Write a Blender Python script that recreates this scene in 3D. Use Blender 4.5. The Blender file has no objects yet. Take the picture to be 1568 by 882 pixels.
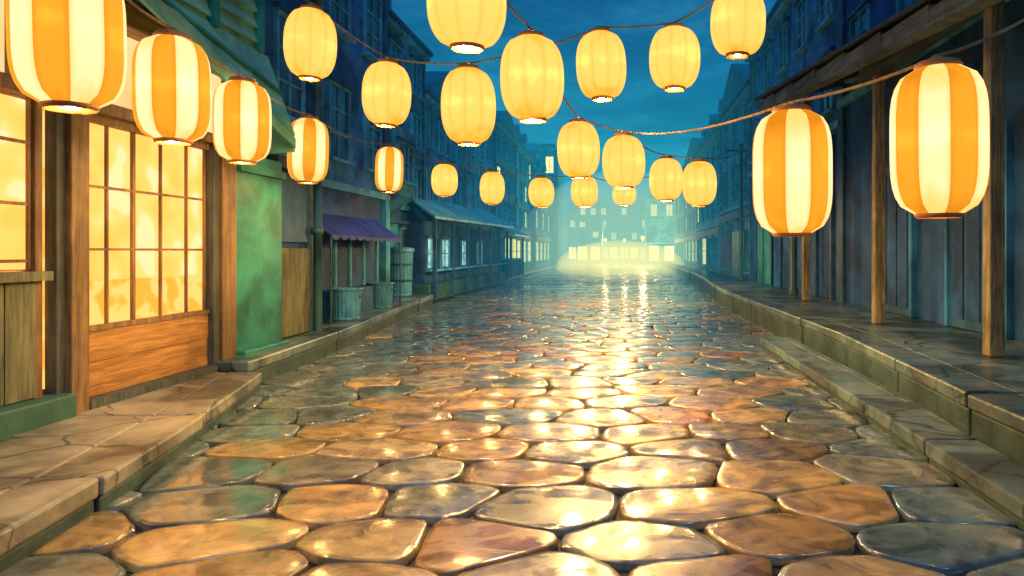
import bpy, math, random
from mathutils import Vector
random.seed(7)
R=random.Random(11)
S=bpy.context.scene
C=S.collection

# ---------------------------------------------------------------- materials
def newmat(name):
    m=bpy.data.materials.new(name); m.use_nodes=True
    nt=m.node_tree; nt.nodes.clear()
    out=nt.nodes.new('ShaderNodeOutputMaterial')
    return m,nt,out
def coords(nt,stretch=(1,1,1)):
    tc=nt.nodes.new('ShaderNodeTexCoord'); mp=nt.nodes.new('ShaderNodeMapping')
    mp.inputs['Scale'].default_value=stretch
    nt.links.new(tc.outputs['Object'],mp.inputs['Vector'])
    return mp.outputs['Vector']
def noise(nt,vec,scale,detail=4,rough=.55,dist=0):
    n=nt.nodes.new('ShaderNodeTexNoise'); n.inputs['Scale'].default_value=scale
    n.inputs['Detail'].default_value=detail; n.inputs['Roughness'].default_value=rough
    n.inputs['Distortion'].default_value=dist
    nt.links.new(vec,n.inputs['Vector']); return n.outputs['Fac']
def ramp(nt,fac,stops,interp='LINEAR'):
    r=nt.nodes.new('ShaderNodeValToRGB'); cr=r.color_ramp; cr.interpolation=interp
    while len(cr.elements)<len(stops): cr.elements.new(.5)
    for e,(p,c) in zip(cr.elements,stops):
        e.position=p; e.color=(c[0],c[1],c[2],1)
    nt.links.new(fac,r.inputs['Fac']); return r.outputs['Color']
def mixc(nt,fac,a,b,mode='MIX'):
    m=nt.nodes.new('ShaderNodeMix'); m.data_type='RGBA'; m.blend_type=mode
    for s,v in ((m.inputs[0],fac),(m.inputs[6],a),(m.inputs[7],b)):
        if isinstance(v,(int,float)): s.default_value=v
        elif isinstance(v,tuple): s.default_value=(v[0],v[1],v[2],1)
        else: nt.links.new(v,s)
    return m.outputs[2]
def surf(name,c1,c2,scale=2,rough=.7,bump=.3,stretch=(1,1,1),spec=.4,wash=.5,bscale=9,cracks=False):
    m,nt,out=newmat(name)
    v=coords(nt,stretch); v0=coords(nt)
    base=ramp(nt,noise(nt,v,scale,5,.6,.4),[(.36,c1),(.64,c2)])
    w=ramp(nt,noise(nt,v0,.9,3,.6,.6),[(.42,(1-wash*.6,)*3),(.50,(1,1,1)),(.62,(1+wash*.4,)*3)])
    col=mixc(nt,1.0,base,w,'MULTIPLY')
    if cracks:
        nn=nt.nodes.new('ShaderNodeTexNoise'); nn.inputs['Scale'].default_value=2.5; nt.links.new(v0,nn.inputs['Vector'])
        va=nt.nodes.new('ShaderNodeVectorMath'); va.operation='MULTIPLY_ADD'
        nt.links.new(nn.outputs['Color'],va.inputs[0]); va.inputs[1].default_value=(.35,.35,.1); nt.links.new(v0,va.inputs[2])
        vo=nt.nodes.new('ShaderNodeTexVoronoi'); vo.feature='DISTANCE_TO_EDGE'; vo.inputs['Scale'].default_value=1.25
        nt.links.new(va.outputs[0],vo.inputs['Vector'])
        ck=ramp(nt,vo.outputs['Distance'],[(.0,(.25,.25,.25)),(.012,(.5,.5,.5)),(.022,(1,1,1))])
        col=mixc(nt,1.0,col,ck,'MULTIPLY')
    b=nt.nodes.new('ShaderNodeBsdfPrincipled')
    nt.links.new(col,b.inputs['Base Color'])
    b.inputs['Roughness'].default_value=rough
    b.inputs['Specular IOR Level'].default_value=spec
    bp=nt.nodes.new('ShaderNodeBump'); bp.inputs['Strength'].default_value=bump
    bp.inputs['Distance'].default_value=.02
    nt.links.new(noise(nt,v,bscale,3),bp.inputs['Height'])
    nt.links.new(bp.outputs[0],b.inputs['Normal'])
    nt.links.new(b.outputs[0],out.inputs[0]); return m
def glow(name,stops,scale=3,strength=1.0,dist=.6,detail=3,sample=False):
    m,nt,out=newmat(name)
    c=ramp(nt,noise(nt,coords(nt),scale,detail,.5,dist),stops)
    e=nt.nodes.new('ShaderNodeEmission'); e.inputs['Strength'].default_value=strength
    nt.links.new(c,e.inputs['Color']); nt.links.new(e.outputs[0],out.inputs[0])
    if not sample: m.cycles.emission_sampling='NONE'
    return m

M={}
M['wood']=surf('warm_wood',(.13,.07,.03),(.28,.17,.075),3,.55,.5,(6,6,.5))
M['woodh']=surf('warm_wood_horizontal',(.24,.11,.03),(.44,.22,.065),3,.5,.4,(6,.6,6))
M['wooddk']=surf('dark_wood',(.035,.05,.055),(.10,.105,.09),3,.65,.6,(5,5,.5))
M['woodgrey']=surf('weathered_wood',(.07,.12,.14),(.20,.24,.23),3,.7,.6,(1.5,.35,6))
M['post']=surf('post_wood',(.12,.10,.06),(.33,.26,.13),3,.6,.6,(6,6,.6))
M['dado']=surf('dado_wood',(.07,.08,.05),(.19,.19,.11),3,.7,.5,(1,5,.6))
M['plaster']=surf('cream_plaster',(.55,.36,.20),(.75,.55,.36),2,.8,.2)
M['green']=surf('green_paint',(.008,.14,.12),(.025,.27,.21),1.6,.5,.2,wash=.6)
M['greendk']=surf('dark_green_wall',(.02,.08,.07),(.045,.14,.11),2,.6,.4)
M['greenroof']=surf('verdigris_roof',(.07,.34,.26),(.20,.54,.40),2,.5,.3,(1,.5,1))
M['kerb']=surf('kerb_stone',(.14,.14,.11),(.33,.30,.22),1.8,.38,.5,wash=.9,cracks=True)
M['kerbcool']=surf('slate_kerb_stone',(.055,.11,.12),(.17,.22,.20),1.6,.34,.5,wash=.9,cracks=True)
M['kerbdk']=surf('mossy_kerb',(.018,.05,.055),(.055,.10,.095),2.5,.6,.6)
M['blue1']=surf('blue_facade',(.016,.15,.36),(.045,.26,.50),1.0,.75,.3,wash=.8)
M['blue2']=surf('slate_facade',(.02,.21,.36),(.055,.34,.50),1.2,.75,.3,wash=.8)
M['blue3']=surf('teal_facade',(.03,.28,.37),(.08,.42,.52),1.1,.75,.3,wash=.8)
M['bluedk']=surf('dark_blue_wall',(.006,.05,.17),(.018,.10,.29),1.2,.75,.3,wash=.7)
M['trim']=surf('stone_trim',(.05,.32,.48),(.12,.47,.62),3,.7,.3)
M['trimdk']=surf('dark_trim',(.010,.07,.16),(.03,.13,.27),3,.6,.3)
M['roof']=surf('slate_roof',(.012,.09,.18),(.04,.18,.30),4,.55,.5)
M['paleroof']=surf('pale_metal_roof',(.14,.47,.47),(.28,.68,.60),2,.4,.2,(1,3,1))
M['purple']=surf('blue_canvas',(.010,.030,.20),(.026,.065,.36),2,.7,.3,(1,4,1))
M['metal']=surf('galvanised_metal',(.04,.22,.34),(.11,.38,.50),3,.35,.2,(3,3,.6))
M['pane']=surf('dark_window_glass',(.02,.08,.15),(.06,.19,.30),2,.12,.05)
M['brick']=surf('purple_brick',(.12,.10,.16),(.22,.17,.20),5,.8,.6)
M['iron']=surf('iron_pole',(.02,.08,.10),(.05,.14,.16),4,.5,.3)
M['cap']=surf('lantern_cap_wood',(.30,.11,.03),(.50,.20,.06),8,.5,.3)
M['rope']=surf('hemp_rope',(.25,.15,.07),(.42,.28,.13),20,.9,.2)
M['groundm']=surf('damp_earth',(.012,.016,.018),(.028,.032,.03),3,.7,.5)
M['shoji']=glow('lit_shoji_paper',[(.36,(1.7,.68,.12)),(.50,(1.75,.76,.17)),(.58,(1.8,.82,.24)),(.62,(1.85,.92,.42))],2.6,1.04,0,1,True)
M['shojilow']=glow('lit_shoji_paper_amber',[(.42,(1.5,.54,.06)),(.50,(1.6,.66,.11)),(.53,(1.65,.78,.2))],4.5,1.0,0,1,True)
M['transom']=glow('lit_transom_and_plaster',[(.38,(1.2,.66,.24)),(.62,(1.3,.84,.38))],1.5,1.0,.2,2,True)
M['litpale']=glow('pale_lit_window',[(.4,(.16,.55,.60)),(.6,(.65,.95,.80))],5,.9)
M['litwarm']=glow('warm_lit_window',[(.42,(1.0,.72,.14)),(.6,(1.2,1.0,.36))],3,1.9)
M['shop']=glow('bright_shop_window',[(.42,(1.5,1.0,.2)),(.6,(2.1,1.7,.6))],.5,3.4)

def lanternmat(name,mid,edge,strength):
    m,nt,out=newmat(name)
    tc=nt.nodes.new('ShaderNodeTexCoord')
    sx=nt.nodes.new('ShaderNodeSeparateXYZ'); nt.links.new(tc.outputs['Object'],sx.inputs[0])
    d=nt.nodes.new('ShaderNodeMath'); d.operation='ABSOLUTE'; nt.links.new(sx.outputs['Z'],d.inputs[0])
    oi=nt.nodes.new('ShaderNodeObjectInfo')
    ad=nt.nodes.new('ShaderNodeVectorMath'); ad.operation='ADD'
    nt.links.new(coords(nt,(1,1,.6)),ad.inputs[0]); nt.links.new(oi.outputs['Location'],ad.inputs[1])
    nz=noise(nt,ad.outputs[0],4.2,3,.5,.6)
    k=nt.nodes.new('ShaderNodeMath'); k.operation='MULTIPLY_ADD'
    nt.links.new(nz,k.inputs[0]); k.inputs[1].default_value=.5; nt.links.new(d.outputs[0],k.inputs[2])
    c=ramp(nt,k.outputs[0],[(.24,tuple(x*1.2 for x in mid)),(.30,mid),(.55,tuple((a*.75+b*.25) for a,b in zip(mid,edge))),(.68,edge)])
    at=nt.nodes.new('ShaderNodeAttribute'); at.attribute_name='seam'
    c2=mixc(nt,at.outputs['Fac'],c,edge)
    e=nt.nodes.new('ShaderNodeEmission'); e.inputs['Strength'].default_value=strength
    nt.links.new(c2,e.inputs['Color']); nt.links.new(e.outputs[0],out.inputs[0]); return m
M['lcream']=lanternmat('cream_lantern_paper',(1.7,1.05,.52),(1.3,.78,.20),1.0)
M['lorange']=lanternmat('orange_lantern_paper',(1.15,.46,.03),(.88,.28,.012),1.0)
M['lyellow']=lanternmat('yellow_lantern_paper',(1.6,.80,.17),(1.25,.50,.035),1.0)

# wet cobbles
m,nt,out=newmat('wet_cobblestone')
v=coords(nt)
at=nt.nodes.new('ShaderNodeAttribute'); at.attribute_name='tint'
n1=ramp(nt,noise(nt,v,3.0,5,.6,1.2),[(.40,(.55,.55,.57)),(.47,(.90,.90,.90)),(.53,(1,1,1)),(.60,(1.4,1.35,1.2))])  # stone mottling; its pale blotches imitate spots of light
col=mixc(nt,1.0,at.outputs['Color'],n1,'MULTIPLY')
b=nt.nodes.new('ShaderNodeBsdfPrincipled'); nt.links.new(col,b.inputs['Base Color'])
rg=ramp(nt,noise(nt,coords(nt,(1.0,1.6,1)),1.9,3,.6,1.2),[(.44,(.14,)*3),(.50,(.21,)*3),(.57,(.36,)*3)])
nt.links.new(rg,b.inputs['Roughness']); b.inputs['Specular IOR Level'].default_value=.8
cw=ramp(nt,noise(nt,coords(nt,(1.3,1.0,1)),1.5,2,.5,.8),[(.43,(0,0,0)),(.49,(1,1,1))])
nt.links.new(cw,b.inputs['Coat Weight']); b.inputs['Coat Roughness'].default_value=.12; b.inputs['Coat IOR'].default_value=1.5
bp=nt.nodes.new('ShaderNodeBump'); bp.inputs['Strength'].default_value=.32; bp.inputs['Distance'].default_value=.02
nt.links.new(noise(nt,v,3.5,3,.5,.5),bp.inputs['Height']); nt.links.new(bp.outputs[0],b.inputs['Normal'])
nt.links.new(bp.outputs[0],b.inputs['Coat Normal'])
nt.links.new(b.outputs[0],out.inputs[0]); M['cobble']=m

# ---------------------------------------------------------------- object helpers
def mkobj(name,verts,faces,mats,parent=None,loc=(0,0,0),midx=None,smooth=False,bevel=0):
    me=bpy.data.meshes.new(name); me.from_pydata(verts,[],faces)
    for k in (mats if isinstance(mats,(list,tuple)) else [mats]): me.materials.append(k)
    if midx: me.polygons.foreach_set('material_index',midx)
    if smooth: me.polygons.foreach_set('use_smooth',[True]*len(faces))
    me.update()
    o=bpy.data.objects.new(name,me); C.objects.link(o); o.location=loc
    if parent: o.parent=parent
    if bevel:
        b=o.modifiers.new('bevel','BEVEL'); b.width=bevel; b.segments=2; b.limit_method='ANGLE'
    return o
class G:
    def __init__(s,name,origin):
        s.o=Vector(origin); s.e=bpy.data.objects.new(name,None); C.objects.link(s.e)
        s.e.location=origin; s.e.empty_display_size=.3; s.p={}
    def poly(s,part,mat,verts,faces,smooth=False,bevel=0):
        d=s.p.setdefault(part,[[],[],mat,smooth,bevel]); n=len(d[0])
        d[0]+= [tuple(Vector(v)-s.o) for v in verts]; d[1]+=[tuple(i+n for i in f) for f in faces]
    def box(s,part,mat,x0,x1,y0,y1,z0,z1,bevel=0):
        if x0>x1:x0,x1=x1,x0
        if y0>y1:y0,y1=y1,y0
        s.poly(part,mat,[(x0,y0,z0),(x1,y0,z0),(x1,y1,z0),(x0,y1,z0),(x0,y0,z1),(x1,y0,z1),(x1,y1,z1),(x0,y1,z1)],
          [(3,2,1,0),(4,5,6,7),(0,1,5,4),(1,2,6,5),(2,3,7,6),(3,0,4,7)],bevel=bevel)
    def prism(s,part,mat,base,top,bevel=0):
        n=len(base); s.poly(part,mat,list(base)+list(top),[tuple(range(n))[::-1],tuple(range(n,2*n))]+[(i,(i+1)%n,(i+1)%n+n,i+n) for i in range(n)],bevel=bevel)
    def rev(s,part,mat,cx,cy,prof,n=24,rib=0,cap=(False,False)):
        vs=[];fs=[]
        for (r,z) in prof:
            for i in range(n):
                a=2*math.pi*i/n; rr=r*(1+(rib if i%2 else 0)); vs.append((cx+rr*math.cos(a),cy+rr*math.sin(a),z))
        for j in range(len(prof)-1):
            for i in range(n): fs.append((j*n+i,j*n+(i+1)%n,(j+1)*n+(i+1)%n,(j+1)*n+i))
        if cap[0]: fs.append(tuple(range(n))[::-1])
        if cap[1]: fs.append(tuple(range((len(prof)-1)*n,len(prof)*n)))
        s.poly(part,mat,vs,fs,smooth=(rib==0))
    def done(s):
        for k,(v,f,mat,sm,bv) in s.p.items(): mkobj(k,v,f,mat,s.e,(0,0,0),None,sm,bv)
        return s.e

# ---------------------------------------------------------------- ground + road
mkobj('ground',[(-400,-50,-.03),(400,-50,-.03),(400,600,-.03),(-400,600,-.03)],[(0,1,2,3)],M['groundm'])

def clip(poly,ax,ay,nx,ny):
    o=[];L=len(poly)
    for i in range(L):
        p=poly[i];q=poly[(i+1)%L]
        dp=(p[0]-ax)*nx+(p[1]-ay)*ny; dq=(q[0]-ax)*nx+(q[1]-ay)*ny
        if dp<=0:o.append(p)
        if (dp<0<dq) or (dq<0<dp):
            t=dp/(dp-dq); o.append((p[0]+(q[0]-p[0])*t,p[1]+(q[1]-p[1])*t))
    return o
AS=1.38
def cobbles():
    ry=.60;cx=.62
    nr=int(86/ry);y0=1.6;x0=-11/AS;nc=int((19/AS)/cx)
    pts=[[None]*nc for _ in range(nr)]
    for r in range(nr):
        ph=R.uniform(-.12,.12)
        for c in range(nc):
            pts[r][c]=(x0+(c+(.5 if r%2 else 0)+ph+R.uniform(-.30,.30))*cx,y0+(r+R.uniform(-.20,.20))*ry)
    V=[];F=[];T=[]
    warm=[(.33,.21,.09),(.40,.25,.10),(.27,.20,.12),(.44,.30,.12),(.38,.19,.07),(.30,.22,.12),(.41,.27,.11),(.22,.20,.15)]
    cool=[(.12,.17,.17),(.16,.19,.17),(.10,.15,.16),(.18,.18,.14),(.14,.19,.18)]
    Q=random.Random(5)
    for r in range(nr):
        for c in range(nc):
            px,py=pts[r][c]
            poly=[(px-1.2,py-1.2),(px+1.2,py-1.2),(px+1.2,py+1.2),(px-1.2,py+1.2)]
            for rr in range(max(0,r-2),min(nr,r+3)):
                for cc in range(max(0,c-2),min(nc,c+3)):
                    if rr==r and cc==c: continue
                    qx,qy=pts[rr][cc]; poly=clip(poly,(px+qx)/2,(py+qy)/2,qx-px,qy-py)
            if len(poly)<3: continue
            poly=[(x*AS,y) for x,y in poly]
            pp=[]
            for i,p in enumerate(poly):
                q=poly[(i+1)%len(poly)]
                if math.dist(p,q)>.05: pp.append(p)
            if len(pp)<4: continue
            far=py>34
            for k in range(1 if far else 2):
                q=[]
                for i,p in enumerate(pp):
                    n=pp[(i+1)%len(pp)]; t=.17 if k==0 else .25
                    q+=[(p[0]+(n[0]-p[0])*t,p[1]+(n[1]-p[1])*t),(p[0]+(n[0]-p[0])*(1-t),p[1]+(n[1]-p[1])*(1-t))]
                pp=q
            gx=sum(p[0] for p in pp)/len(pp); gy=sum(p[1] for p in pp)/len(pp)
            hz=R.uniform(-.004,.005); tx=R.uniform(-.010,.010); ty=R.uniform(-.010,.010)
            gap=R.uniform(.005,.012)
            rings=[(gap,-.03),(gap+.003,.012),(gap+.010,.0190)]+([] if far else [(gap+.05,.0218)])
            base=len(V); n=len(pp)
            for (ins,z) in rings:
                for i,p in enumerate(pp):
                    dx=gx-p[0];dy=gy-p[1];L=math.hypot(dx,dy)+1e-6
                    w=ins+ (0 if ins>.05 else .006*math.sin(i*2.1+gx*9))
                    x=p[0]+dx/L*min(w,L*.8);y=p[1]+dy/L*min(w,L*.8)
                    V.append((x,y,z+hz+(x-gx)*tx+(y-gy)*ty))
            V.append((gx,gy,.0235+hz))
            cidx=len(V)-1
            for j in range(len(rings)-1):
                for i in range(n): F.append((base+j*n+i,base+j*n+(i+1)%n,base+(j+1)*n+(i+1)%n,base+(j+1)*n+i))
            j=len(rings)-1
            for i in range(n): F.append((base+j*n+i,base+j*n+(i+1)%n,cidx))
            # per-stone tint; golden centre and slate edges imitate the lantern-light falloff
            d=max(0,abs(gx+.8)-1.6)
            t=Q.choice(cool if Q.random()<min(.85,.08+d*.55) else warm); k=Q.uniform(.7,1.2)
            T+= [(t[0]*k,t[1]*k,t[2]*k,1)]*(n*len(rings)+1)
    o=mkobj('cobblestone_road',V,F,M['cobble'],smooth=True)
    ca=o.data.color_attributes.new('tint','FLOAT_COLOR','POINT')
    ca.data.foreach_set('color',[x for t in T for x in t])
cobbles()

# ---------------------------------------------------------------- pavements
def slabs(name,edge,inner,z,lip=None,matl='kerb',seg=1.1,zb=-.02,split=None):
    g=G(name,(edge[0][0],edge[0][1],0))
    def ex(y):
        for (a,b),(c,d) in zip(edge,edge[1:]):
            if b<=y<=d: return a+(c-a)*(y-b)/(d-b)
        return edge[-1][0]
    y=edge[0][1]; yend=edge[-1][1]; s=1 if inner<edge[0][0] else -1
    while y<yend-.05:
        y2=min(yend,y+seg*R.uniform(.75,1.3)*(1+y/25))
        if yend-y2<.3:y2=yend
        j=.006; dz=R.uniform(-.010,.010)
        a,b=ex(y),ex(y2); off=s*R.uniform(-.025,.02)
        wk=s*.42
        def q(xa,xb,ya,yb,xc,xd,zz0,zz1,mat,part):
            base=[(xa,ya,zz0),(xb,ya,zz0),(xd,yb,zz0),(xc,yb,zz0)]
            if s<0: base=base[::-1]
            top=[(p[0],p[1],zz1) for p in base]
            g.prism(part,M[mat],base,top,bevel=.022)
        q(a-wk,a+off,y+j,y2-j,b-wk,b+off,z-.13,z+dz,matl,'kerb_stones')
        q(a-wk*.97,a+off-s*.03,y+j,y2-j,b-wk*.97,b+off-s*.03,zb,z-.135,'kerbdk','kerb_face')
        q(inner,a-wk-s*.008,y+j,y2-j,inner,b-wk-s*.008,zb,z-.004+dz*.5,matl,'flagstones')
        y=y2
    return g.done()
slabs('stone_pavement',[(-3.0,2.4),(-3.24,3.94),(-3.68,5.83),(-4.05,7.6),(-4.32,8.25)],-5.3,.25,seg=1.5)
slabs('stone_pavement',[(-4.50,8.27),(-4.53,9.0),(-4.67,11.1),(-5.35,17),(-5.85,21.3)],-7.2,.36,seg=2.0,matl='kerbcool')
slabs('stone_pavement',[(-6.15,21.35),(-6.2,30),(-6.4,45),(-7,90)],-9,.22,seg=2.4,matl='kerbcool')
slabs('raised_stone_platform',[(2.80,2.4),(2.82,5.8),(3.08,9.2),(3.1,21),(3.9,34),(4.4,60),(5,90)],5.3,.55,seg=1.5,matl='kerbcool')
slabs('stone_step',[(2.42,2.4),(2.44,7),(2.42,12)],2.99,.20,seg=1.3,matl='kerbcool')

# ---------------------------------------------------------------- Japanese shop (left)
g=G('japanese_shop',(-5,5.5,0)); W=M
X=-5.0
g.box('wall_core',W['plaster'],-9,-5.06,1.5,8.72,0,4.5)
g.box('post_1',W['wood'],-5.06,-4.87,6.06,6.27,.22,3.0,bevel=.012)
g.box('post_1b',W['wooddk'],-5.06,-4.93,5.97,6.055,.22,3.0)
g.box('post_2',W['wood'],-5.06,-4.87,8.36,8.55,.22,3.02,bevel=.012)
g.box('post_2b',W['wooddk'],-5.06,-4.91,8.24,8.355,.22,3.0)
g.box('post_2c',W['wood'],-5.06,-4.90,8.56,8.71,.22,3.0)
g.box('header_beam',W['wood'],-5.06,-4.88,1.6,8.74,3.0,3.12,bevel=.012)
g.box('upper_beam',W['woodh'],-5.06,-4.80,1.6,8.74,3.90,4.12,bevel=.015)
for i,(a,b) in enumerate([(6.27,6.66),(6.66,7.02),(7.02,7.44),(7.44,7.88),(7.88,8.24)]):
    g.box('door_paper_panes',W['shoji'],-5.05,-5.03,a,b-.003,1.42,2.92)
    g.box('door_lower_panes',W['shojilow'],-5.05,-5.03,a,b-.003,1.0,1.417)
for yy in (6.29,6.66,7.02,7.44,7.88,8.22):
    w=.022 if yy in (7.02,) else .012
    g.box('door_muntins',W['wood'],-5.028,-5.0,yy-w,yy+w,1.0,2.92)
for zz in (1.72,2.32):
    g.box('door_rails',W['wood'],-5.028,-5.003,6.27,8.24,zz-.013,zz+.013)
g.box('door_rail_top',W['wood'],-5.045,-4.96,6.27,8.24,2.92,3.0)
g.box('door_rail_mid',W['wood'],-5.045,-4.96,6.27,8.24,.95,1.0)
g.box('door_panel_upper',W['woodh'],-5.04,-4.975,6.27,8.24,.66,.948)
g.box('door_panel_lower',W['woodh'],-5.04,-4.985,6.27,8.24,.33,.655)
g.box('door_sill',W['wooddk'],-5.06,-4.86,6.27,8.24,.24,.325)
g.box('window_paper',W['shoji'],-5.05,-5.03,1.6,5.80,1.55,2.98)
g.box('side_light',W['shojilow'],-5.05,-5.03,5.87,5.965,.5,2.98)
yy=5.78
while yy>1.7:
    g.box('window_muntins',W['wood'],-5.028,-5.0,yy-.012,yy+.012,1.55,3.0); yy-=.42
for zz in (1.62,2.10,2.62): g.box('window_rails',W['wood'],-5.028,-5.003,1.6,5.78,zz-.014,zz+.014)
g.box('window_jamb',W['wood'],-5.05,-4.97,5.80,5.87,.45,3.0)
g.box('window_sill',W['dado'],-5.06,-4.90,1.6,5.90,1.45,1.53)
yy=5.8
while yy>1.8:
    g.box('dado_planks',W['dado'],-5.05,-4.97+R.uniform(-.006,.006),yy-.29,yy,.46,1.448); yy-=.30
g.box('dado_stile',W['wooddk'],-5.05,-4.94,5.30,5.36,.46,1.448)
g.box('base_ledge',W['greendk'],-5.06,-4.80,1.6,6.04,.2,.45,bevel=.02)
g.box('transom_and_plaster',W['transom'],-5.05,-5.03,1.6,8.6,3.13,3.89)  # paper transom; over the door its glow stands in for lantern-lit plaster
for yy in (8.2,7.35,6.5,5.6,4.7,3.8,2.9): g.box('transom_bars',W['wood'],-5.05,-4.98,yy-.025,yy+.025,3.125,3.895)
g.box('green_pier',W['green'],-6,-4.93,8.73,9.95,.3,3.0,bevel=.02)
g.box('green_pier_base',W['green'],-5.5,-4.80,8.75,9.90,.34,.42,bevel=.02)
g.box('green_pier_cap',W['green'],-5.5,-4.86,8.75,9.93,2.74,2.84)
for i in range(24):
    z=4.2+i*.2
    g.prism('clapboards',W['greenroof'],[(-8,1.5,z),(-4.70,1.5,z),(-4.70,8.95,z),(-8,8.95,z)],[(-8,1.5,z+.195),(-4.76,1.5,z+.195),(-4.76,8.93,z+.195),(-8,8.93,z+.195)])
for yy in (8.9,7.9,6.9,5.9): g.box('storey_battens',W['green'],-4.76,-4.66,yy-.05,yy+.05,4.3,8.9)
def zi(y): return 4.34-.02*(y-5)
def zo(y): return 4.50-.31*(y-5) if y>5 else 4.5
ys=[1.5,3,5,6.4,7.8,9.15]
for a,b in zip(ys,ys[1:]):
    g.prism('pent_roof',W['greenroof'],
      [(-4.72,a,zi(a)),(-4.38,a,zo(a)),(-4.38,b,zo(b)),(-4.72,b,zi(b))],
      [(-4.72,a,zi(a)+.05),(-4.36,a,zo(a)+.05),(-4.36,b,zo(b)+.05),(-4.72,b,zi(b)+.05)])
    g.prism('pent_roof_fascia',W['greenroof'],
      [(-4.39,a,zo(a)-.13),(-4.35,a,zo(a)-.13),(-4.35,b,zo(b)-.13),(-4.39,b,zo(b)-.13)],
      [(-4.39,a,zo(a)-.004),(-4.35,a,zo(a)-.004),(-4.35,b,zo(b)-.004),(-4.39,b,zo(b)-.004)])
    g.prism('pent_roof_rib',W['green'],
      [(-4.55,a,(zi(a)+zo(a))/2+.05),(-4.51,a,(zi(a)+zo(a))/2+.05),(-4.51,b,(zi(b)+zo(b))/2+.05),(-4.55,b,(zi(b)+zo(b))/2+.05)],
      [(-4.55,a,(zi(a)+zo(a))/2+.09),(-4.51,a,(zi(a)+zo(a))/2+.09),(-4.51,b,(zi(b)+zo(b))/2+.09),(-4.55,b,(zi(b)+zo(b))/2+.09)])
g.prism('pent_roof_end',W['greenroof'],[(-4.9,9.16,3.0),(-4.38,9.16,3.04),(-4.38,9.20,3.04),(-4.9,9.20,3.0)],[(-4.9,9.16,4.2),(-4.40,9.16,3.26),(-4.40,9.20,3.26),(-4.9,9.20,4.2)])
g.done()

# ---------------------------------------------------------------- generic town buildings
def window(g,s,X,y,z,w,h,lit=None,cols=2,rows=3):
    pane=M[lit] if lit else M['pane']
    g.box('window_panes_'+(lit or 'dark'),pane,X,X+s*.012,y-w/2,y+w/2,z,z+h)
    t=.05
    g.box('window_frames',M['trim'],X,X+s*.07,y-w/2-t,y-w/2,z-t,z+h+t)
    g.box('window_frames',M['trim'],X,X+s*.07,y+w/2,y+w/2+t,z-t,z+h+t)
    g.box('window_frames',M['trim'],X,X+s*.068,y-w/2,y+w/2,z+h,z+h+t)
    g.box('window_sills',M['trim'],X,X+s*.16,y-w/2-.1,y+w/2+.1,z-t-.07,z-t)
    g.box('window_hoods',M['trimdk'],X,X+s*.13,y-w/2-.1,y+w/2+.1,z+h+t,z+h+t+.08)
    for i in range(1,cols): g.box('window_muntins',M['trim'],X+s*.012,X+s*.045,y-w/2+w*i/cols-.018,y-w/2+w*i/cols+.018,z,z+h)
    for i in range(1,rows): g.box('window_muntins',M['trim'],X+s*.012,X+s*.040,y-w/2,y+w/2,z+h*i/rows-.018,z+h*i/rows+.018)
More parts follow.
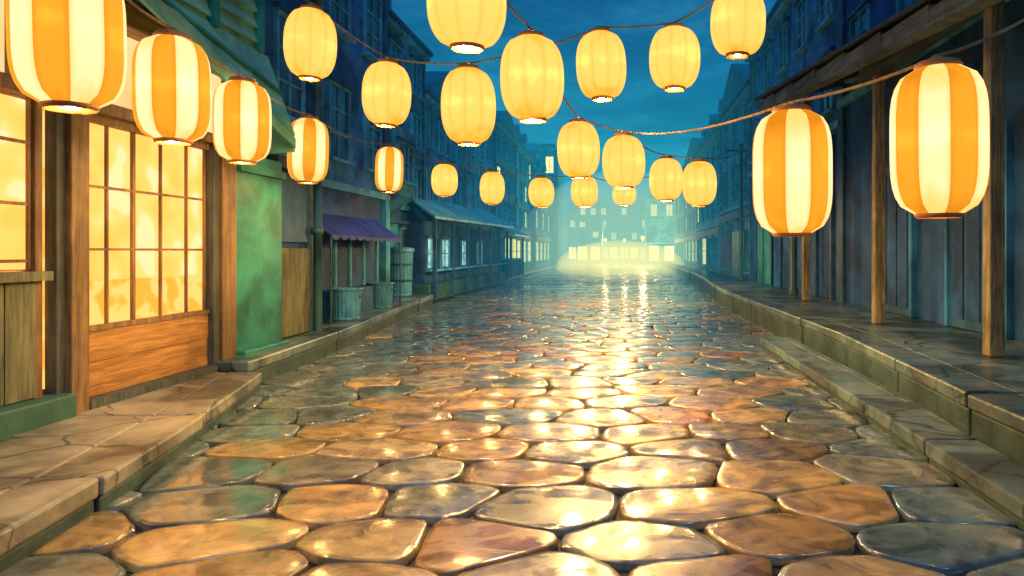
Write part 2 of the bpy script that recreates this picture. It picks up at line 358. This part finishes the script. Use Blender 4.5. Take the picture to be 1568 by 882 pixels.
def building(name,s,X,y0,y1,top,mat,depth=6,floors=3,roof='slope',litp=.05,wcols=None,ground='shop',gf=3.1,lit='litwarm',base=0,seed=0,rh=1.6,chim=True):
    Q=random.Random(seed); L=y1-y0
    g=G(name,(X,(y0+y1)/2,0))
    g.box('walls',M[mat],X,X-s*depth,y0,y1,base,top)
    g.box('cornice',M['trim'],X-.0,X+s*.22,y0-.02,y1+.02,top-.22,top-.06)
    g.box('cornice_upper',M['trimdk'],X-s*.1,X+s*.32,y0-.03,y1+.03,top-.06,top+.06)
    g.box('string_course',M['trim'],X,X+s*.12,y0,y1,gf,gf+.16)
    g.box('corner_quoins',M['trimdk'],X,X+s*.06,y0,y0+.25,base,top-.22)
    g.box('corner_quoins',M['trimdk'],X,X+s*.06,y1-.25,y1,base,top-.22)
    n=wcols or max(1,int(L/2.2)); fh=(top-.3-gf)/max(1,floors-1)
    for f in range(floors-1):
        for i in range(n):
            y=y0+L*(i+.5)/n; w=min(1.0,L/n*.5); h=min(1.5,fh*.58)
            window(g,s,X,y,gf+f*fh+fh*.26,w,h,lit if Q.random()<litp else None)
    if ground=='shop':
        nn=max(1,int(L/2.6))
        for i in range(nn):
            a=y0+L*i/nn+.3;b=y0+L*(i+1)/nn-.3
            window(g,s,X,(a+b)/2,base+.9,(b-a)*.85,gf-1.5-base,lit if Q.random()<litp*3 else None,4,2)
            g.box('stall_riser',M['trimdk'],X,X+s*.06,a,b,base+.2,base+.75)
        g.box('shop_sign_band',M['trimdk'],X,X+s*.18,y0+.2,y1-.2,gf-.45,gf-.1)
    if roof=='slope':
        xe=X+s*.30; xr=X-s*2.6; z=top+.06; xb=X-s*depth
        g.poly('roof',M['roof'],[(xe,y0,z),(xe,y1,z),(xr,y1,z+rh),(xr,y0,z+rh),(xb,y0,z),(xb,y1,z)],[(0,1,2,3),(3,2,5,4),(0,3,4),(1,5,2),(0,4,5,1)])
        for i in range(max(1,int(L/4))):
            y=y0+L*(i+.5)/max(1,int(L/4)); xd=X-s*.25
            g.box('dormer_walls',M[mat],xd,xd-s*1.8,y-.55,y+.55,z+.05,z+1.25)
            window(g,s,xd,y,z+.35,.6,.75,None,2,2)
            g.poly('dormer_roofs',M['roof'],[(xd+s*.15,y-.7,z+1.25),(xd+s*.15,y+.7,z+1.25),(xd+s*.15,y,z+1.8),(xd-s*2,y-.7,z+1.25),(xd-s*2,y+.7,z+1.25),(xd-s*2,y,z+1.8)],[(0,1,2),(3,5,4),(0,2,5,3),(1,4,5,2),(0,3,4,1)])
    elif roof=='gable':
        z=top+.06; ym=(y0+y1)/2; xe=X+s*.2; xb=X-s*depth
        g.poly('roof',M['roof'],[(xe,y0-.15,z),(xe,y1+.15,z),(xe,ym,z+rh),(xb,y0-.15,z),(xb,y1+.15,z),(xb,ym,z+rh)],[(0,1,2),(3,5,4),(0,2,5,3),(1,4,5,2),(0,3,4,1)])
    if chim:
        y=y0+L*Q.uniform(.25,.75); xc=X-s*1.9
        g.box('chimney',M['trimdk'],xc,xc-s*.7,y-.4,y+.4,top,top+rh+.9)
        g.box('chimney_cap',M['trim'],xc+s*.06,xc-s*.76,y-.46,y+.46,top+rh+.9,top+rh+1.02)
    return g
g=building('town_house',1,-5.25,9.96,11.6,12,'blue1',floors=4,ground=None,wcols=1,seed=1)
g.box('ground_floor_cladding',M['bluedk'],-5.25,-5.21,9.97,11.58,.36,2.94)
g.box('shop_door',M['wooddk'],-5.22,-5.18,10.15,11.0,.4,1.55)
g.box('boarding',M['dado'],-5.22,-5.16,10.1,11.35,.38,1.75)
g.box('upper_shutter',M['trimdk'],-5.22,-5.15,10.15,11.3,1.85,2.9)
g.box('fascia_board',M['wooddk'],-5.25,-5.0,9.98,11.5,2.95,3.12); g.done()
g=G('drain_pipe',(-5.12,11.5,0)); g.rev('pipe',M['iron'],-5.1,11.5,[(.07,.36),(.07,2),(.09,2),(.09,2.1),(.07,2.1),(.07,6),(.09,6),(.09,6.1),(.07,6.1),(.07,11.5)],14)
g.box('bracket',M['iron'],-5.25,-5.1,11.44,11.56,4.5,4.6); g.done()
g=building('town_house',1,-6.05,11.6,17.6,11.5,'blue1',floors=4,ground=None,wcols=3,gf=3.0,seed=2)
g.box('ground_floor_cladding',M['bluedk'],-6.05,-6.03,11.62,17.1,.36,2.98)
g.box('doorway',M['trimdk'],-6.05,-6.0,12.2,13.2,.36,2.5); g.box('shelf_unit',M['trimdk'],-6.05,-5.75,13.7,16.6,.36,.9); g.box('stall_back',M['bluedk'],-6.05,-6.0,13.5,16.8,.92,2.3)
for yy in (13.5,14.3,15.1,15.9,16.75): g.box('stall_posts',M['trim'],-6.0,-5.95,yy-.03,yy+.03,.92,2.3)
g.box('pilaster',M['blue2'],-6.05,-5.9,17.2,17.5,.36,3.0); g.done()
g=G('blue_awning',(-5.7,14.7,2))
g.prism('canvas',M['purple'],[(-6.04,12.7,2.45),(-5.38,12.7,1.98),(-5.38,16.8,1.98),(-6.04,16.8,2.45)],[(-6.04,12.7,2.48),(-5.38,12.7,2.01),(-5.38,16.8,2.01),(-6.04,16.8,2.48)])
i=12.7
while i<16.7:
    g.poly('valance',M['purple'],[(-5.375,i,2.0),(-5.375,i+.41,2.0),(-5.375,i+.36,1.94),(-5.375,i+.2,1.92),(-5.375,i+.05,1.94)],[(0,1,2,3,4)]); i+=.41
for y in (12.75,16.75): g.box('stay',M['iron'],-5.42,-5.39,y-.015,y+.015,.36,1.98)
g.done()
g=building('town_house',1,-6.9,17.6,24,8.6,'blue2',floors=4,wcols=3,gf=3.0,seed=3,rh=1.6)
g.box('bay_window_body',M['blue3'],-6.9,-6.2,18.6,20.6,3.3,5.2)
g.prism('bay_window_foot',M['blue1'],[(-6.9,19.2,2.7),(-6.8,19.2,2.7),(-6.8,20.0,2.7),(-6.9,20.0,2.7)],[(-6.9,18.6,3.3),(-6.2,18.6,3.3),(-6.2,20.6,3.3),(-6.9,20.6,3.3)])
window(g,1,-6.2,19.6,3.75,1.3,1.0,None,3,2); g.done()
g=building('town_house',1,-7.0,24,31,7.3,'blue1',floors=3,wcols=4,roof='gable',seed=4,rh=1.6); g.done()
g=building('town_house',1,-7.05,31,38,8.5,'blue3',floors=3,wcols=3,seed=5,litp=.15,rh=1.0); g.done()
g=building('town_house',1,-7.0,38,46,9.0,'blue2',floors=4,wcols=4,roof='gable',seed=6,litp=.2,rh=1.3); g.done()
g=building('town_house',1,-7.6,46,58,9.5,'blue3',floors=4,wcols=5,seed=7,litp=.35,rh=1.0); g.done()
g=building('town_house',1,-7.3,58,70,8.5,'blue2',floors=3,wcols=5,seed=8,litp=.4); g.done()
g=building('town_house',-1,5.12,3,15.8,11.5,'bluedk',floors=4,ground=None,gf=5.0,wcols=5,seed=29,base=0,litp=0)
for y in (4.2,6.6,9.0,11.9): 
    g.box('door_leaves',M['trimdk'],5.12,5.06,y,y+1.5,.56,3.3); g.box('door_frame',M['blue1'],5.12,5.02,y-.12,y,.56,3.4); g.box('door_frame',M['blue1'],5.12,5.02,y+1.5,y+1.58,.56,3.4)
    for k in range(3): g.box('door_panels',M['bluedk'],5.06,5.04,y+.12+.47*k,y+.47+.47*k,.7,3.15)
g.done()
g=building('town_house',-1,5.15,15.8,27,9.4,'blue1',floors=3,gf=4.6,wcols=5,seed=10,roof=None,chim=False,litp=0,ground=None)
g.box('ground_floor_cladding',M['bluedk'],5.15,5.11,16,26.8,.55,4.5)
y=16.3
while y<26: g.box('cladding_posts',M['trimdk'],5.11,5.03,y,y+.14,.55,4.5); y+=1.3
g.box('shop_shutter',M['green'],5.11,5.06,22.8,25.2,.56,2.7); g.done()
g=building('town_house',-1,5.3,27,36,8.4,'blue2',floors=3,wcols=3,gf=3.6,seed=11,roof='gable',rh=1.9)
g.box('green_shutter',M['green'],5.3,5.15,28.5,31.5,.56,2.6); g.box('brick_panel',M['brick'],5.3,5.2,32.2,35.5,.56,2.6); g.done()
g=building('town_house',-1,5.4,36,48,8.3,'blue3',floors=3,wcols=5,seed=12,litp=.1,rh=1.1); g.done()
g=building('town_house',-1,5.9,48,62,9.2,'blue2',floors=4,wcols=5,seed=13,litp=.35,roof='gable',rh=1.6); g.done()
g=building('town_house',-1,6.2,62,76,8.0,'blue3',floors=3,wcols=5,seed=14,litp=.6); g.done()

def endbuilding(name,x0,x1,Y,top,mat,litp,seed,shop=True,floors=3):
    Q=random.Random(seed); g=G(name,((x0+x1)/2,Y,0))
    g.box('walls',M[mat],x0,x1,Y,Y+6,0,top)
    g.box('cornice',M['trim'],x0-.2,x1+.2,Y-.3,Y+.0,top-.3,top)
    g.box('parapet',M[mat],x0+.3,x1-.3,Y+.2,Y+.6,top,top+.5)
    n=int((x1-x0)/1.7); fh=(top-3.2)/(floors-1)
    for f in range(floors-1):
        g.box('string_course',M['trim'],x0,x1,Y-.1,Y,3.2+f*fh-.1,3.2+f*fh+.05)
        for i in range(n):
            x=x0+(x1-x0)*(i+.5)/n; z=3.2+f*fh+.5; l='litwarm' if Q.random()<litp else None
            g.box('window_panes_'+(l or 'dark'),M[l] if l else M['pane'],x-.4,x+.4,Y-.02,Y,z,z+fh*.55)
            g.box('window_frames',M['trim'],x-.48,x-.4,Y-.09,Y,z,z+fh*.55); g.box('window_frames',M['trim'],x+.4,x+.48,Y-.09,Y,z,z+fh*.55)
            g.box('window_bars',M['trim'],x-.02,x+.02,Y-.06,Y-.021,z,z+fh*.55)
            g.box('window_sills',M['trim'],x-.5,x+.5,Y-.14,Y,z-.08,z-.002)
    if shop:
        for i in range(n):
            x=x0+(x1-x0)*(i+.5)/n
            g.box('shop_windows',M['shop'],x-.62,x+.62,Y-.02,Y,.5,2.4)
            g.box('shop_mullions',M['trimdk'],x-.03,x+.03,Y-.07,Y-.021,.5,2.4)
        g.box('awning',M['paleroof'],x0,x1,Y-1.0,Y-.01,2.7,2.85)
    g.done()
endbuilding('corner_house',-17,-6.6,72,12.6,'blue3',.12,21,False,4)
endbuilding('market_hall',-6.4,-2.6,98,6.2,'blue3',.6,22)
endbuilding('market_hall',3.4,9.5,90,8.6,'blue3',.7,23)
endbuilding('clock_hall',-9,12,116,9.5,'blue3',.5,24,True,4)

# ---------------------------------------------------------------- veranda shed (left, mid)
g=G('veranda_shed',(-6.6,28,0))
g.box('walls',M['bluedk'],-7.0,-6.35,21.8,36,.2,2.7)
g.box('base',M['greendk'],-7.0,-6.05,21.6,36.2,.1,.65,bevel=.03)
g.prism('roof',M['paleroof'],[(-7.0,22.2,3.5),(-5.75,21.2,2.72),(-5.75,36.8,2.95),(-7.0,35.5,3.75)],[(-7.0,22.2,3.56),(-5.75,21.2,2.80),(-5.75,36.8,3.03),(-7.0,35.5,3.82)])
g.prism('roof_end',M['roof'],[(-7.0,21.9,2.7),(-6.0,21.6,2.7),(-6.0,21.9,2.7),(-7.0,22.1,2.7)],[(-7.0,22.1,3.4),(-6.9,22.1,3.4),(-6.9,22.2,3.4),(-7.0,22.2,3.4)])
y=21.9
while y<36.3:
    g.box('posts',M['trimdk'],-6.02,-5.90,y-.06,y+.06,.2,2.74); y+=2.35
g.box('rail',M['trim'],-6.0,-5.93,21.9,36,1.05,1.12)
for y in (22.8,24.6,27.6,30.6): window(g,1,-6.35,y,1.15,1.0,.95,'litpale',2,2)
g.box('plinth_band',M['trimdk'],-6.35,-6.30,21.9,36,.66,.98)
g.done()
g=G('market_stall',(-6.5,40,0))
g.box('counter',M['bluedk'],-7.0,-6.3,38.5,43.5,.2,1.2); g.box('counter_top',M['trim'],-7.0,-6.2,38.4,43.6,1.2,1.28)
for y in (38.6,43.4): g.box('posts',M['trimdk'],-6.25,-6.15,y-.05,y+.05,.2,2.6)
g.prism('roof',M['paleroof'],[(-7.0,38.2,3.2),(-5.9,38.2,2.6),(-5.9,43.8,2.6),(-7.0,43.8,3.2)],[(-7.0,38.2,3.27),(-5.9,38.2,2.67),(-5.9,43.8,2.67),(-7.0,43.8,3.27)]); g.done()

# ---------------------------------------------------------------- bins / barrel
def can(name,x,y,z,r,h,lid=False):
    g=G(name,(x,y,z))
    g.rev('ribbed_body',M['metal'],x,y,[(r*.86,z),(r*.90,z+h*.3),(r*.97,z+h*.93)],44,-.05,cap=(True,False))
    g.rev('rim',M['metal'],x,y,[(r*.97,z+h*.92),(r*1.06,z+h*.93),(r*1.06,z+h),(r*.98,z+h),(r*.94,z+h*.9),(r*.9,z+h*.55)],32)
    g.rev('foot_ring',M['metal'],x,y,[(r*.84,z+.001),(r*.91,z+.002),(r*.91,z+h*.06),(r*.86,z+h*.07)],32)
    g.rev('dark_interior',M['trimdk'],x,y,[(r*.9,z+h*.56),(.01,z+h*.58)],32)  # dark disc closing off the inside of the can
    if lid:
        g.rev('lid',M['metal'],x,y,[(r*1.09,z+h-.03),(r*1.09,z+h+.01),(r*.6,z+h+.05),(.01,z+h+.06)],32)
        for zz in (.33,.66): g.rev('hoops',M['iron'],x,y,[(r*.9,z+h*zz),(r*1.0,z+h*zz),(r*1.0,z+h*zz+.05),(r*.9,z+h*zz+.05)],32)
    else:
        for a in (0,math.pi):
            g.box('handles',M['iron'],x+math.cos(a)*r*.95,x+math.cos(a)*r*1.15,y-.07,y+.07,z+h*.72,z+h*.76)
    g.done()
can('metal_trash_can',-5.42,13.5,.36,.29,.62); can('metal_trash_can',-5.72,16.3,.36,.29,.60); can('metal_barrel',-6.55,20.3,.36,.38,1.42,True)

# ---------------------------------------------------------------- right veranda canopy
g=G('wooden_canopy',(4,10,0))
ax,ay,az=4.0,5.6,4.25; bx,by,bz=3.35,16.2,4.98
def L3(t): return (ax+(bx-ax)*t,ay+(by-ay)*t,az+(bz-az)*t)
N=8
for i in range(N):
    a=L3(i/N);b=L3((i+1)/N); w=.13
    g.prism('fascia_beam',M['woodgrey'],[(a[0]-.10,a[1],a[2]),(a[0]+w,a[1],a[2]-.02),(b[0]+w,b[1],b[2]-.02),(b[0]-.10,b[1],b[2])],
       [(a[0]-.12,a[1],a[2]+.26),(a[0]+w,a[1],a[2]+.26),(b[0]+w,b[1],b[2]+.20),(b[0]-.10,b[1],b[2]+.20)])
    g.prism('roof_boards',M['wooddk'],[(a[0]-.2,a[1]+.01,a[2]+.27),(5.1,a[1]+.01,a[2]+.7),(5.1,b[1]-.01,b[2]+.7),(b[0]-.2,b[1]-.01,b[2]+.27)],
       [(a[0]-.2,a[1]+.01,a[2]+.33),(5.1,a[1]+.01,a[2]+.76),(5.1,b[1]-.01,b[2]+.76),(b[0]-.2,b[1]-.01,b[2]+.33)])
    c=L3((i+.5)/N)
    g.prism('rafters',M['wooddk'],[(c[0]+w,c[1]-.05,c[2]+.12),(5.1,c[1]-.05,c[2]+.55),(5.1,c[1]+.05,c[2]+.55),(c[0]+w,c[1]+.05,c[2]+.12)],
       [(c[0]+w,c[1]-.05,c[2]+.24),(5.1,c[1]-.05,c[2]+.67),(5.1,c[1]+.05,c[2]+.67),(c[0]+w,c[1]+.05,c[2]+.24)])
for (x,y,r,zt) in ((4.1,7.5,.085,4.5),(4.12,10.9,.085,4.75),(4.35,16.0,.08,5.3)):
    g.prism('posts',M['post'],[(x-r,y-r,.55),(x+r,y-r,.55),(x+r,y+r,.55),(x-r,y+r,.55)],[(x-r*.9,y-r*.9,zt),(x+r*.95,y-r*.9,zt),(x+r*.95,y+r*.9,zt),(x-r*.9,y+r*.9,zt)],bevel=.015)
g.box('wall_plate',M['wooddk'],4.0,4.24,5.0,11.5,4.5,4.68)
g.done()
g=G('street_pole',(4.5,17.9,0)); g.rev('shaft',M['iron'],4.55,17.9,[(.12,.55),(.12,.7),(.085,.75),(.075,5.0),(.1,5.0),(.1,5.1),(.01,5.15)],16); g.done()
g=G('street_pole',(4.96,28,0)); g.rev('shaft',M['iron'],4.96,28,[(.12,.55),(.12,.7),(.08,.75),(.07,6.0),(.1,6.0),(.1,6.1),(.01,6.15)],16)
g.box('cross_arm',M['iron'],4.3,5.2,27.96,28.04,5.80,5.88); g.done()

# ---------------------------------------------------------------- lanterns
KW=85.0
def lantern(name,x,y,z,Wd,H,striped,rot=0,power=1.0):
    e=bpy.data.objects.new(name,None); C.objects.link(e); e.location=(x,y,z); e.empty_display_size=.2
    e.rotation_euler=(R.uniform(-.03,.03),R.uniform(-.035,.035),rot)
    P=10; sub=5; n=P*sub; rows=16; V=[];F=[];mi=[];seam=[]
    rt=.46 if striped else .40
    for j in range(rows+1):
        t=j/rows; u=2*t-1
        p=(4.2 if striped else 2.5)
        prof=rt+(1-rt)*(max(0,1-abs(u)**p))**(.62 if striped else .58)
        for i in range(n):
            a=2*math.pi*i/n; k=(i%sub)/sub
            sc=1-.04*(1-math.sin(math.pi*k))*(prof-.3)
            r=Wd/2*prof*sc
            V.append((r*math.cos(a),r*math.sin(a),u*H/2)); seam.append((.6 if striped else .35) if k==0 else 0)
    for j in range(rows):
        for i in range(n):
            F.append((j*n+i,j*n+(i+1)%n,(j+1)*n+(i+1)%n,(j+1)*n+i)); mi.append((i//sub)%2 if striped else 0)
    mats=[M['lcream'],M['lorange']] if striped else [M['lyellow']]
    o=mkobj('paper_shade',V,F,mats,e,midx=mi,smooth=True)
    at=o.data.attributes.new('seam','FLOAT','POINT'); at.data.foreach_set('value',seam)
    def ring(nm,prof):
        V=[];F=[];k=28
        for (rr,zz) in prof:
            for i in range(k): V.append((rr*math.cos(2*math.pi*i/k),rr*math.sin(2*math.pi*i/k),zz))
        for j in range(len(prof)-1):
            for i in range(k): F.append((j*k+i,j*k+(i+1)%k,(j+1)*k+(i+1)%k,(j+1)*k+i))
        mkobj(nm,V,F,M['cap'],e)
    r=Wd/2*rt; z0=-H/2
    ring('top_cap',[(r*1.04,H/2-.01),(r*1.08,H/2+.012),(r*.98,H/2+.035),(.02,H/2+.045)])
    # bottom cap: a wooden disc with a central hole for the bulb and a rounded rim
    ring('bottom_ring',[(r*.42,z0-.012),(r*1.0,z0-.020),(r*1.09,z0-.006),(r*1.10,z0+.012),(r*1.03,z0+.026),(r*.42,z0+.010),(r*.42,z0-.012)])
    hv=[];hf=[]
    for k in range(9):
        a=math.pi*k/8
        for d in ((-.006,0),(.006,0),(0,.008)): hv.append((r*.5*math.cos(a)+d[0],d[0]*.5,H/2+.03+.05*math.sin(a)+d[1]))
    for k in range(8):
        for q in range(3): hf.append((k*3+q,k*3+(q+1)%3,k*3+3+(q+1)%3,k*3+3+q))
    mkobj('wire_handle',hv,hf,M['cap'],e)
    ld=bpy.data.lights.new('bulb','POINT'); ld.energy=KW*power; ld.color=(1,.60,.20); ld.shadow_soft_size=.022
    lo=bpy.data.objects.new('bulb',ld); C.objects.link(lo); lo.parent=e; lo.location=(0,0,z0-.016)
    return (x,y,z+H/2+.075)
A=[(-2.99,3.7,2.886,.51,.80,1,.35),(-3.41,5.2,2.93,.51,.78,1,.5),(-3.93,7.1,3.045,.54,.82,1,.45),(-4.39,9.6,3.115,.54,.88,1,.18),(-4.74,14,3.375,.56,.90,1,.15),
   (-4.25,16.5,3.42,.63,.76,0,.25),(-3.38,18,3.37,.655,.84,0,.5),(-2.2,19,3.34,.71,.80,0,1.6),(-1.08,20.5,3.5,.82,.90,0,7),(.13,23,3.62,.80,.72,0,9)]
B=[(-3.54,7.8,4.07,.56,.77,0,.4),(-2.84,8.3,3.61,.57,.745,0,.6),(-1.78,8.0,3.40,.63,.865,0,1.6),(-.23,8.2,3.93,.61,.785,0,2.0),(.635,8,3.96,.60,.70,0,.5),(1.275,7.4,4.18,.60,.70,0,.2)]
Cc=[(-1.17,5.2,3.59,.60,.66,0,2.4),(-.827,6.4,3.32,.60,.765,0,2.6),(-.60,9.8,3.16,.61,.78,0,3.4),(.047,9.9,3.0,.625,.74,0,3.2),(.824,12.3,2.995,.61,.74,0,1.2),(1.436,12.4,2.93,.63,.79,0,.4)]
D=[(1.957,4.2,2.375,.565,.90,1,.12),(1.28,5.1,2.286,.585,.91,1,.14)]
def hang(L): return [lantern('striped_paper_lantern' if l[5] else 'round_paper_lantern',*l[:5],bool(l[5]),R.uniform(0,.62),l[6]) for l in L]
def rope(name,pts,sag=.05,rad=.011):
    cu=bpy.data.curves.new(name,'CURVE'); cu.dimensions='3D'; cu.bevel_depth=rad; cu.bevel_resolution=2
    out=[]
    for a,b in zip(pts,pts[1:]):
        a=Vector(a);b=Vector(b);d=(b-a).length
        for k in range(8):
            t=k/8; p=a.lerp(b,t); p.z-=sag*min(d,4)*4*t*(1-t)*.6; out.append(p)
    out.append(Vector(pts[-1]))
    sp=cu.splines.new('POLY'); sp.points.add(len(out)-1)
    for s_,p in zip(sp.points,out): s_.co=(p.x,p.y,p.z,1)
    cu.materials.append(M['rope'])
    o=bpy.data.objects.new(name,cu); C.objects.link(o)
ta=hang(A); tb=hang(B); tc_=hang(Cc); td=hang(D)
rope('lantern_rope',[(-2.7,1.8,3.9)]+ta+[(4.6,28,5.85)])
rope('lantern_rope',[(-4.7,7.3,5.6)]+tb+[(3.9,7.0,5.0)])
rope('lantern_rope',[(-4.7,4.2,6.2)]+tc_+[(4.9,27.9,5.8)])
rope('lantern_rope',[(3.95,6.0,4.3),(2.62,4.3,3.2)]+td+[tc_[3]])

for x,y in ((-2.2,100),(.6,104),(2.8,86)):
    g=G('street_lamp',(x,y,0)); g.rev('post',M['iron'],x,y,[(.12,0),(.07,.3),(.05,3.0),(.12,3.05),(.12,3.1)],12)
    g.rev('globe',M['shop'],x,y,[(.03,3.1),(.2,3.25),(.24,3.4),(.2,3.55),(.03,3.68)],16); g.done()
    ld=bpy.data.lights.new('lamp','POINT'); ld.energy=4000; ld.color=(1,.72,.30); ld.shadow_soft_size=.2
    lo=bpy.data.objects.new('lamp',ld); C.objects.link(lo); lo.parent=g.e; lo.location=(0,-.55,3.4)

# ---------------------------------------------------------------- mist (haze volumes, their light put in as emission)
def glow_mist(name,kind,cen,rad,sig,col):
    m,nt,out=newmat(name)
    ab=nt.nodes.new('ShaderNodeVolumeAbsorption'); ab.inputs['Color'].default_value=(0,0,0,1); ab.inputs['Density'].default_value=sig
    em=nt.nodes.new('ShaderNodeEmission'); em.inputs['Color'].default_value=(*col,1); em.inputs['Strength'].default_value=sig
    ad=nt.nodes.new('ShaderNodeAddShader'); nt.links.new(ab.outputs[0],ad.inputs[0]); nt.links.new(em.outputs[0],ad.inputs[1])
    nt.links.new(ad.outputs[0],out.inputs['Volume'])
    if kind=='box':
        x,y,z=rad
        V=[(sx*x,sy*y,sz*z) for sx in(-1,1) for sy in(-1,1) for sz in(-1,1)]
        F=[(0,1,3,2),(4,6,7,5),(0,4,5,1),(2,3,7,6),(0,2,6,4),(1,5,7,3)]
        mkobj(name,V,F,m,loc=cen)
    else:
        V=[];F=[];n=32;r=16
        for j in range(r+1):
            t=math.pi*j/r
            for i in range(n):
                a=2*math.pi*i/n; V.append((rad[0]*math.sin(t)*math.cos(a),rad[1]*math.sin(t)*math.sin(a),rad[2]*math.cos(t)))
        for j in range(r):
            for i in range(n): F.append((j*n+i,(j+1)*n+i,(j+1)*n+(i+1)%n,j*n+(i+1)%n))
        mkobj(name,V,F,m,loc=cen,smooth=True)
glow_mist('glow_mist','box',(0,72,6),(45,52,7),.010,(.015,.36,.50))
glow_mist('glow_mist','ball',(0,76,1.5),(10,40,8),.015,(.62,.95,.50))
glow_mist('glow_mist','ball',(0,76,.3),(6.5,34,2.6),.026,(2.0,1.5,.34))  # low warm glow added along the ground at the street end

# ---------------------------------------------------------------- sky
w=bpy.data.worlds.new('World'); S.world=w; w.use_nodes=True; nt=w.node_tree; nt.nodes.clear()
out=nt.nodes.new('ShaderNodeOutputWorld'); bg=nt.nodes.new('ShaderNodeBackground')
tc=nt.nodes.new('ShaderNodeTexCoord'); sx=nt.nodes.new('ShaderNodeSeparateXYZ'); nt.links.new(tc.outputs['Generated'],sx.inputs[0])
grad=ramp(nt,sx.outputs['Z'],[(0,(.03,.38,.50)),(.10,(.014,.24,.41)),(.22,(.008,.15,.32)),(.38,(.008,.095,.27)),(1,(.012,.14,.46))])
mp=nt.nodes.new('ShaderNodeMapping'); mp.inputs['Scale'].default_value=(1,1,3.2); nt.links.new(tc.outputs['Generated'],mp.inputs['Vector'])
cl=ramp(nt,noise(nt,mp.outputs['Vector'],3.6,6,.62,.5),[(.42,(.70,.76,.82)),(.50,(1,1,1)),(.60,(2.2,1.6,1.3))])
nt.links.new(mixc(nt,1.0,grad,cl,'MULTIPLY'),bg.inputs['Color']); bg.inputs['Strength'].default_value=1.0
nt.links.new(bg.outputs[0],out.inputs[0])
sd=bpy.data.lights.new('blue_fill_sun','SUN'); sd.energy=.5; sd.angle=math.radians(3); sd.color=(.3,.68,1)  # dim blue sun lamp added to shape roofs and lift the facades
so=bpy.data.objects.new('blue_fill_sun',sd); C.objects.link(so); so.rotation_euler=(math.radians(38),math.radians(12),0)

# ---------------------------------------------------------------- camera
cd=bpy.data.cameras.new('camera'); cd.lens=24; cd.sensor_width=36; cd.shift_x=-166/1568; cd.shift_y=-56/1568; cd.clip_end=1500
co=bpy.data.objects.new('camera',cd); C.objects.link(co); co.location=(0,0,1.7); co.rotation_euler=(math.radians(90),0,0)
S.camera=co
S.view_settings.view_transform='Standard'; S.view_settings.look='None'; S.view_settings.exposure=0
